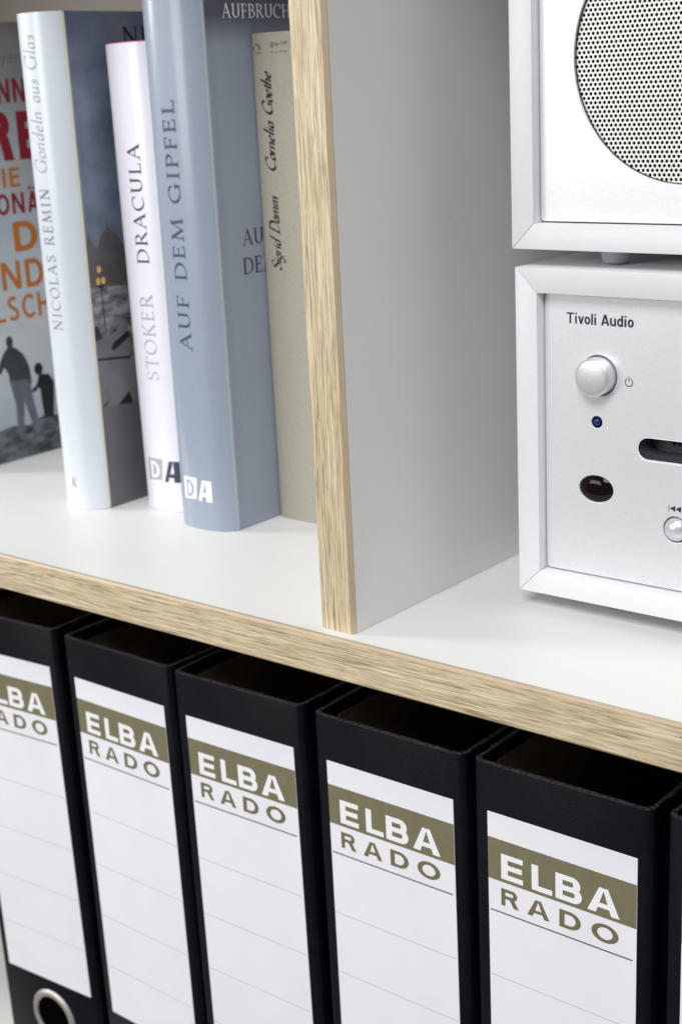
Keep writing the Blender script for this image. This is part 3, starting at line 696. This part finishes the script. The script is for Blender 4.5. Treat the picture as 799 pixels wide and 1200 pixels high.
# dock slot liner
sx0, sx1, sz0, sz1 = SLOT
o1 = stadium(sx0 - .3, sx1 + .3, sz0 - .3, sz1 + .3); i1 = stadium(sx0 + .35, sx1 - .35, sz0 + .35, sz1 - .35); i2 = stadium(sx0 + 1.9, sx1 - 1.9, sz0 + 1.7, sz1 - .5)
rows = [(o1, REC + 1.9), (o1, REC + .35), (i1, REC + .2), (i1, REC + 1.0), (i2, REC + 8.0)]
v = []; f = []; n = len(o1)
for pts, y in rows: v += [(x, y, z) for x, z in pts]
for k in range(len(rows) - 1):
    for i in range(n): f.append((k * n + i, k * n + (i + 1) % n, (k + 1) * n + (i + 1) % n, (k + 1) * n + i))
f.append(tuple(range((len(rows) - 1) * n, len(rows) * n)))
sl = mk('dock_slot', v, f, [M_slot, M_cab], rad, smooth=True)
for p in sl.data.polygons:
    if p.center.y < (REC + .6) * MM and p.index < 3 * n: p.material_index = 1
pins = []
V = []; F = []
for i in range(26):
    b = box(sx0 + 9 + i * 1.9, sx0 + 9.7 + i * 1.9, REC + 6.6, REC + 7.9, (sz0 + sz1) / 2 + .3, (sz0 + sz1) / 2 + 1.3)
    F += [tuple(len(V) + q for q in ff) for ff in b[1]]; V += b[0]
mk('connector_pins', V, F, M_slot, sl)
# knob
ring = lathe_y(KX, KZ, [(6.9, REC + 1.0), (6.9, REC + .0), (6.95, REC + 1.9)], 48)
v, f = lathe_y(KX, KZ, [(0, REC + 3), (9, REC + 3)], 40); mk('knob_recess', v, f, M_hole, rad)
kd = 5.0
v, f = lathe_y(KX, KZ, [(0, REC - kd - .34), (1.5, REC - kd - .32), (3, REC - kd - .25), (4.4, REC - kd - .14), (5.6, REC - kd), (6.1, REC - kd + .2), (6.38, REC - kd + .5), (6.42, REC - kd + .9), (6.42, REC + 2.6)], 64)
mk('power_knob', v, f, M_knob, rad, smooth=True)
v, f = lathe_y(lx(57.2), lz(69.4), [(0, REC - .75), (.7, REC - .6), (1.2, REC - .25), (1.55, REC + .3), (1.6, REC + 1.5)], 24); mk('indicator_lamp', v, f, M_led, rad, smooth=True)
v, f = lathe_y(lx(57.2), lz(69.4), [(1.55, REC + .2), (1.7, REC - .05), (1.95, REC + .0), (2.0, REC + .3)], 24); mk('lamp_collar', v, f, M_hole, rad, smooth=True)
v, f = lathe_y(lx(56.9), lz(46.0), [(0, REC - 1.0), (1.5, REC - .97), (3, REC - .86), (4.4, REC - .62), (5.4, REC - .30), (6.2, REC + .15), (6.45, REC + .7), (6.5, REC + 1.6)], 48, sz=.72); mk('sensor_window', v, f, M_gloss, rad, smooth=True)
for b in BTN:
    v, f = lathe_y(b, lz(36.0), [(0, REC + 3), (6, REC + 3)], 32); mk('button_recess', v, f, M_hole, rad)
    v, f = lathe_y(b, lz(36.0), [(0, REC - 1.9), (1.5, REC - 1.75), (2.7, REC - 1.3), (3.6, REC - .55), (4.05, REC + .3), (4.1, REC + 2.5)], 40); mk('round_button', v, f, M_knob, rad, smooth=True)
fp = lambda u, v, l: (u, REC - l, v)
lay('brand_lettering', fit(set_text('Tivoli Audio', None, track=.0, font=SANSF(.165)), lx(45.7), lx(70.7), lz(102.2), 3.65), fp, M_ink, rad)
cx, cz = lx(69.1), lz(84.0)
lay('power_symbol', [(lambda r: ([q for p in r for q in p], [(2 * i, 2 * i + 2, 2 * i + 3, 2 * i + 1) for i in range(len(r) - 1)]))(ribbon(arc(cx, cz, 1.35, 1.35, 118, 422, 24), lambda a: .3)),
    poly([(cx - .15, cz + .1), (cx + .15, cz + .1), (cx + .15, cz + 1.95), (cx - .15, cz + 1.95)])], fp, M_ink, rad)
cx, cz = lx(84.1), lz(43.2)
lay('skip_symbol', [poly([(cx - .1, cz - 1.05), (cx + .12, cz - 1.05), (cx + .12, cz + 1.05), (cx - .1, cz + 1.05)]), poly([(cx + .3, cz), (cx + 2.3, cz - 1.05), (cx + 2.3, cz + 1.05)]), poly([(cx + 2.4, cz), (cx + 4.4, cz - 1.05), (cx + 4.4, cz + 1.05)])], fp, M_ink, rad)
up(rad, 5.95)
# upper box: speaker
SX, SZ = 27.3, 120.7 + 6.1
M_gap_shade = mat('dark_gap_shade', (0.03, 0.03, 0.035), 0.6)
spk = thing('speaker', 'silver box speaker with round perforated grille stacked on the audio unit', 'speaker', (SX, RY, RZ + HB + .15))
GX, GZ, GR = 88.0 - SX, 187.0 - SZ, 39.3
plate('faceplate', PX0, PX1, PZ0, PZ1, REC, REC + .9, [circ(GX, GZ, GR, 96)], M_face, spk, bev=.12)
cabinet(spk, [(57.0 - SX, 17), (W - 30, 17), (57.0 - SX, DP - 17), (W - 30, DP - 17)])
V = []; F = []; p = 1.62; yr = REC + 1.6; nn = 12; hr = .575
hexr = [p / math.sqrt(3) * (1 if i % 2 == 0 else cos(pi / 6)) for i in range(12)]
for j in range(-28, 29):
    for i in range(-27, 28):
        cx = (i + (.5 if j % 2 else 0)) * p; cz = j * p * math.sqrt(3) / 2
        if hypot(cx, cz) > GR + 1.2: continue
        o = len(V); a0 = pi / 6
        V += [(GX + cx + hexr[k] * cos(a0 + k * pi / 6), yr, GZ + cz + hexr[k] * sin(a0 + k * pi / 6)) for k in range(12)]
        V += [(GX + cx + hr * cos(a0 + k * pi / 6), yr, GZ + cz + hr * sin(a0 + k * pi / 6)) for k in range(12)]
        V += [(GX + cx + hr * cos(a0 + k * pi / 6), yr + .35, GZ + cz + hr * sin(a0 + k * pi / 6)) for k in range(12)]
        for k in range(12):
            q = (k + 1) % 12
            F.append((o + k, o + 12 + k, o + 12 + q, o + q)); F.append((o + 12 + k, o + 24 + k, o + 24 + q, o + 12 + q))
me = bpy.data.meshes.new('speaker_grille'); me.from_pydata([(a * MM, b * MM, c * MM) for a, b, c in V], [], F); me.materials.append(M_grille)
gr = bpy.data.objects.new('speaker_grille', me); COL.objects.link(gr); gr.parent = spk
v, f = lathe_y(GX, GZ, [(0, REC + 10), (12, REC + 9), (30, REC + 5), (GR + 1, REC + 3)], 48); mk('speaker_cone', v, f, M_hole, spk, smooth=True)
v, f = lathe_y(GX, GZ, [(GR - .25, REC + 1.3), (GR + .6, REC + 1.3)], 96); mk('grille_gap_shade', v, f, M_gap_shade, spk)  # flat dark ring added to stand in for the shaded gap around the grille
up(spk, 5.95)
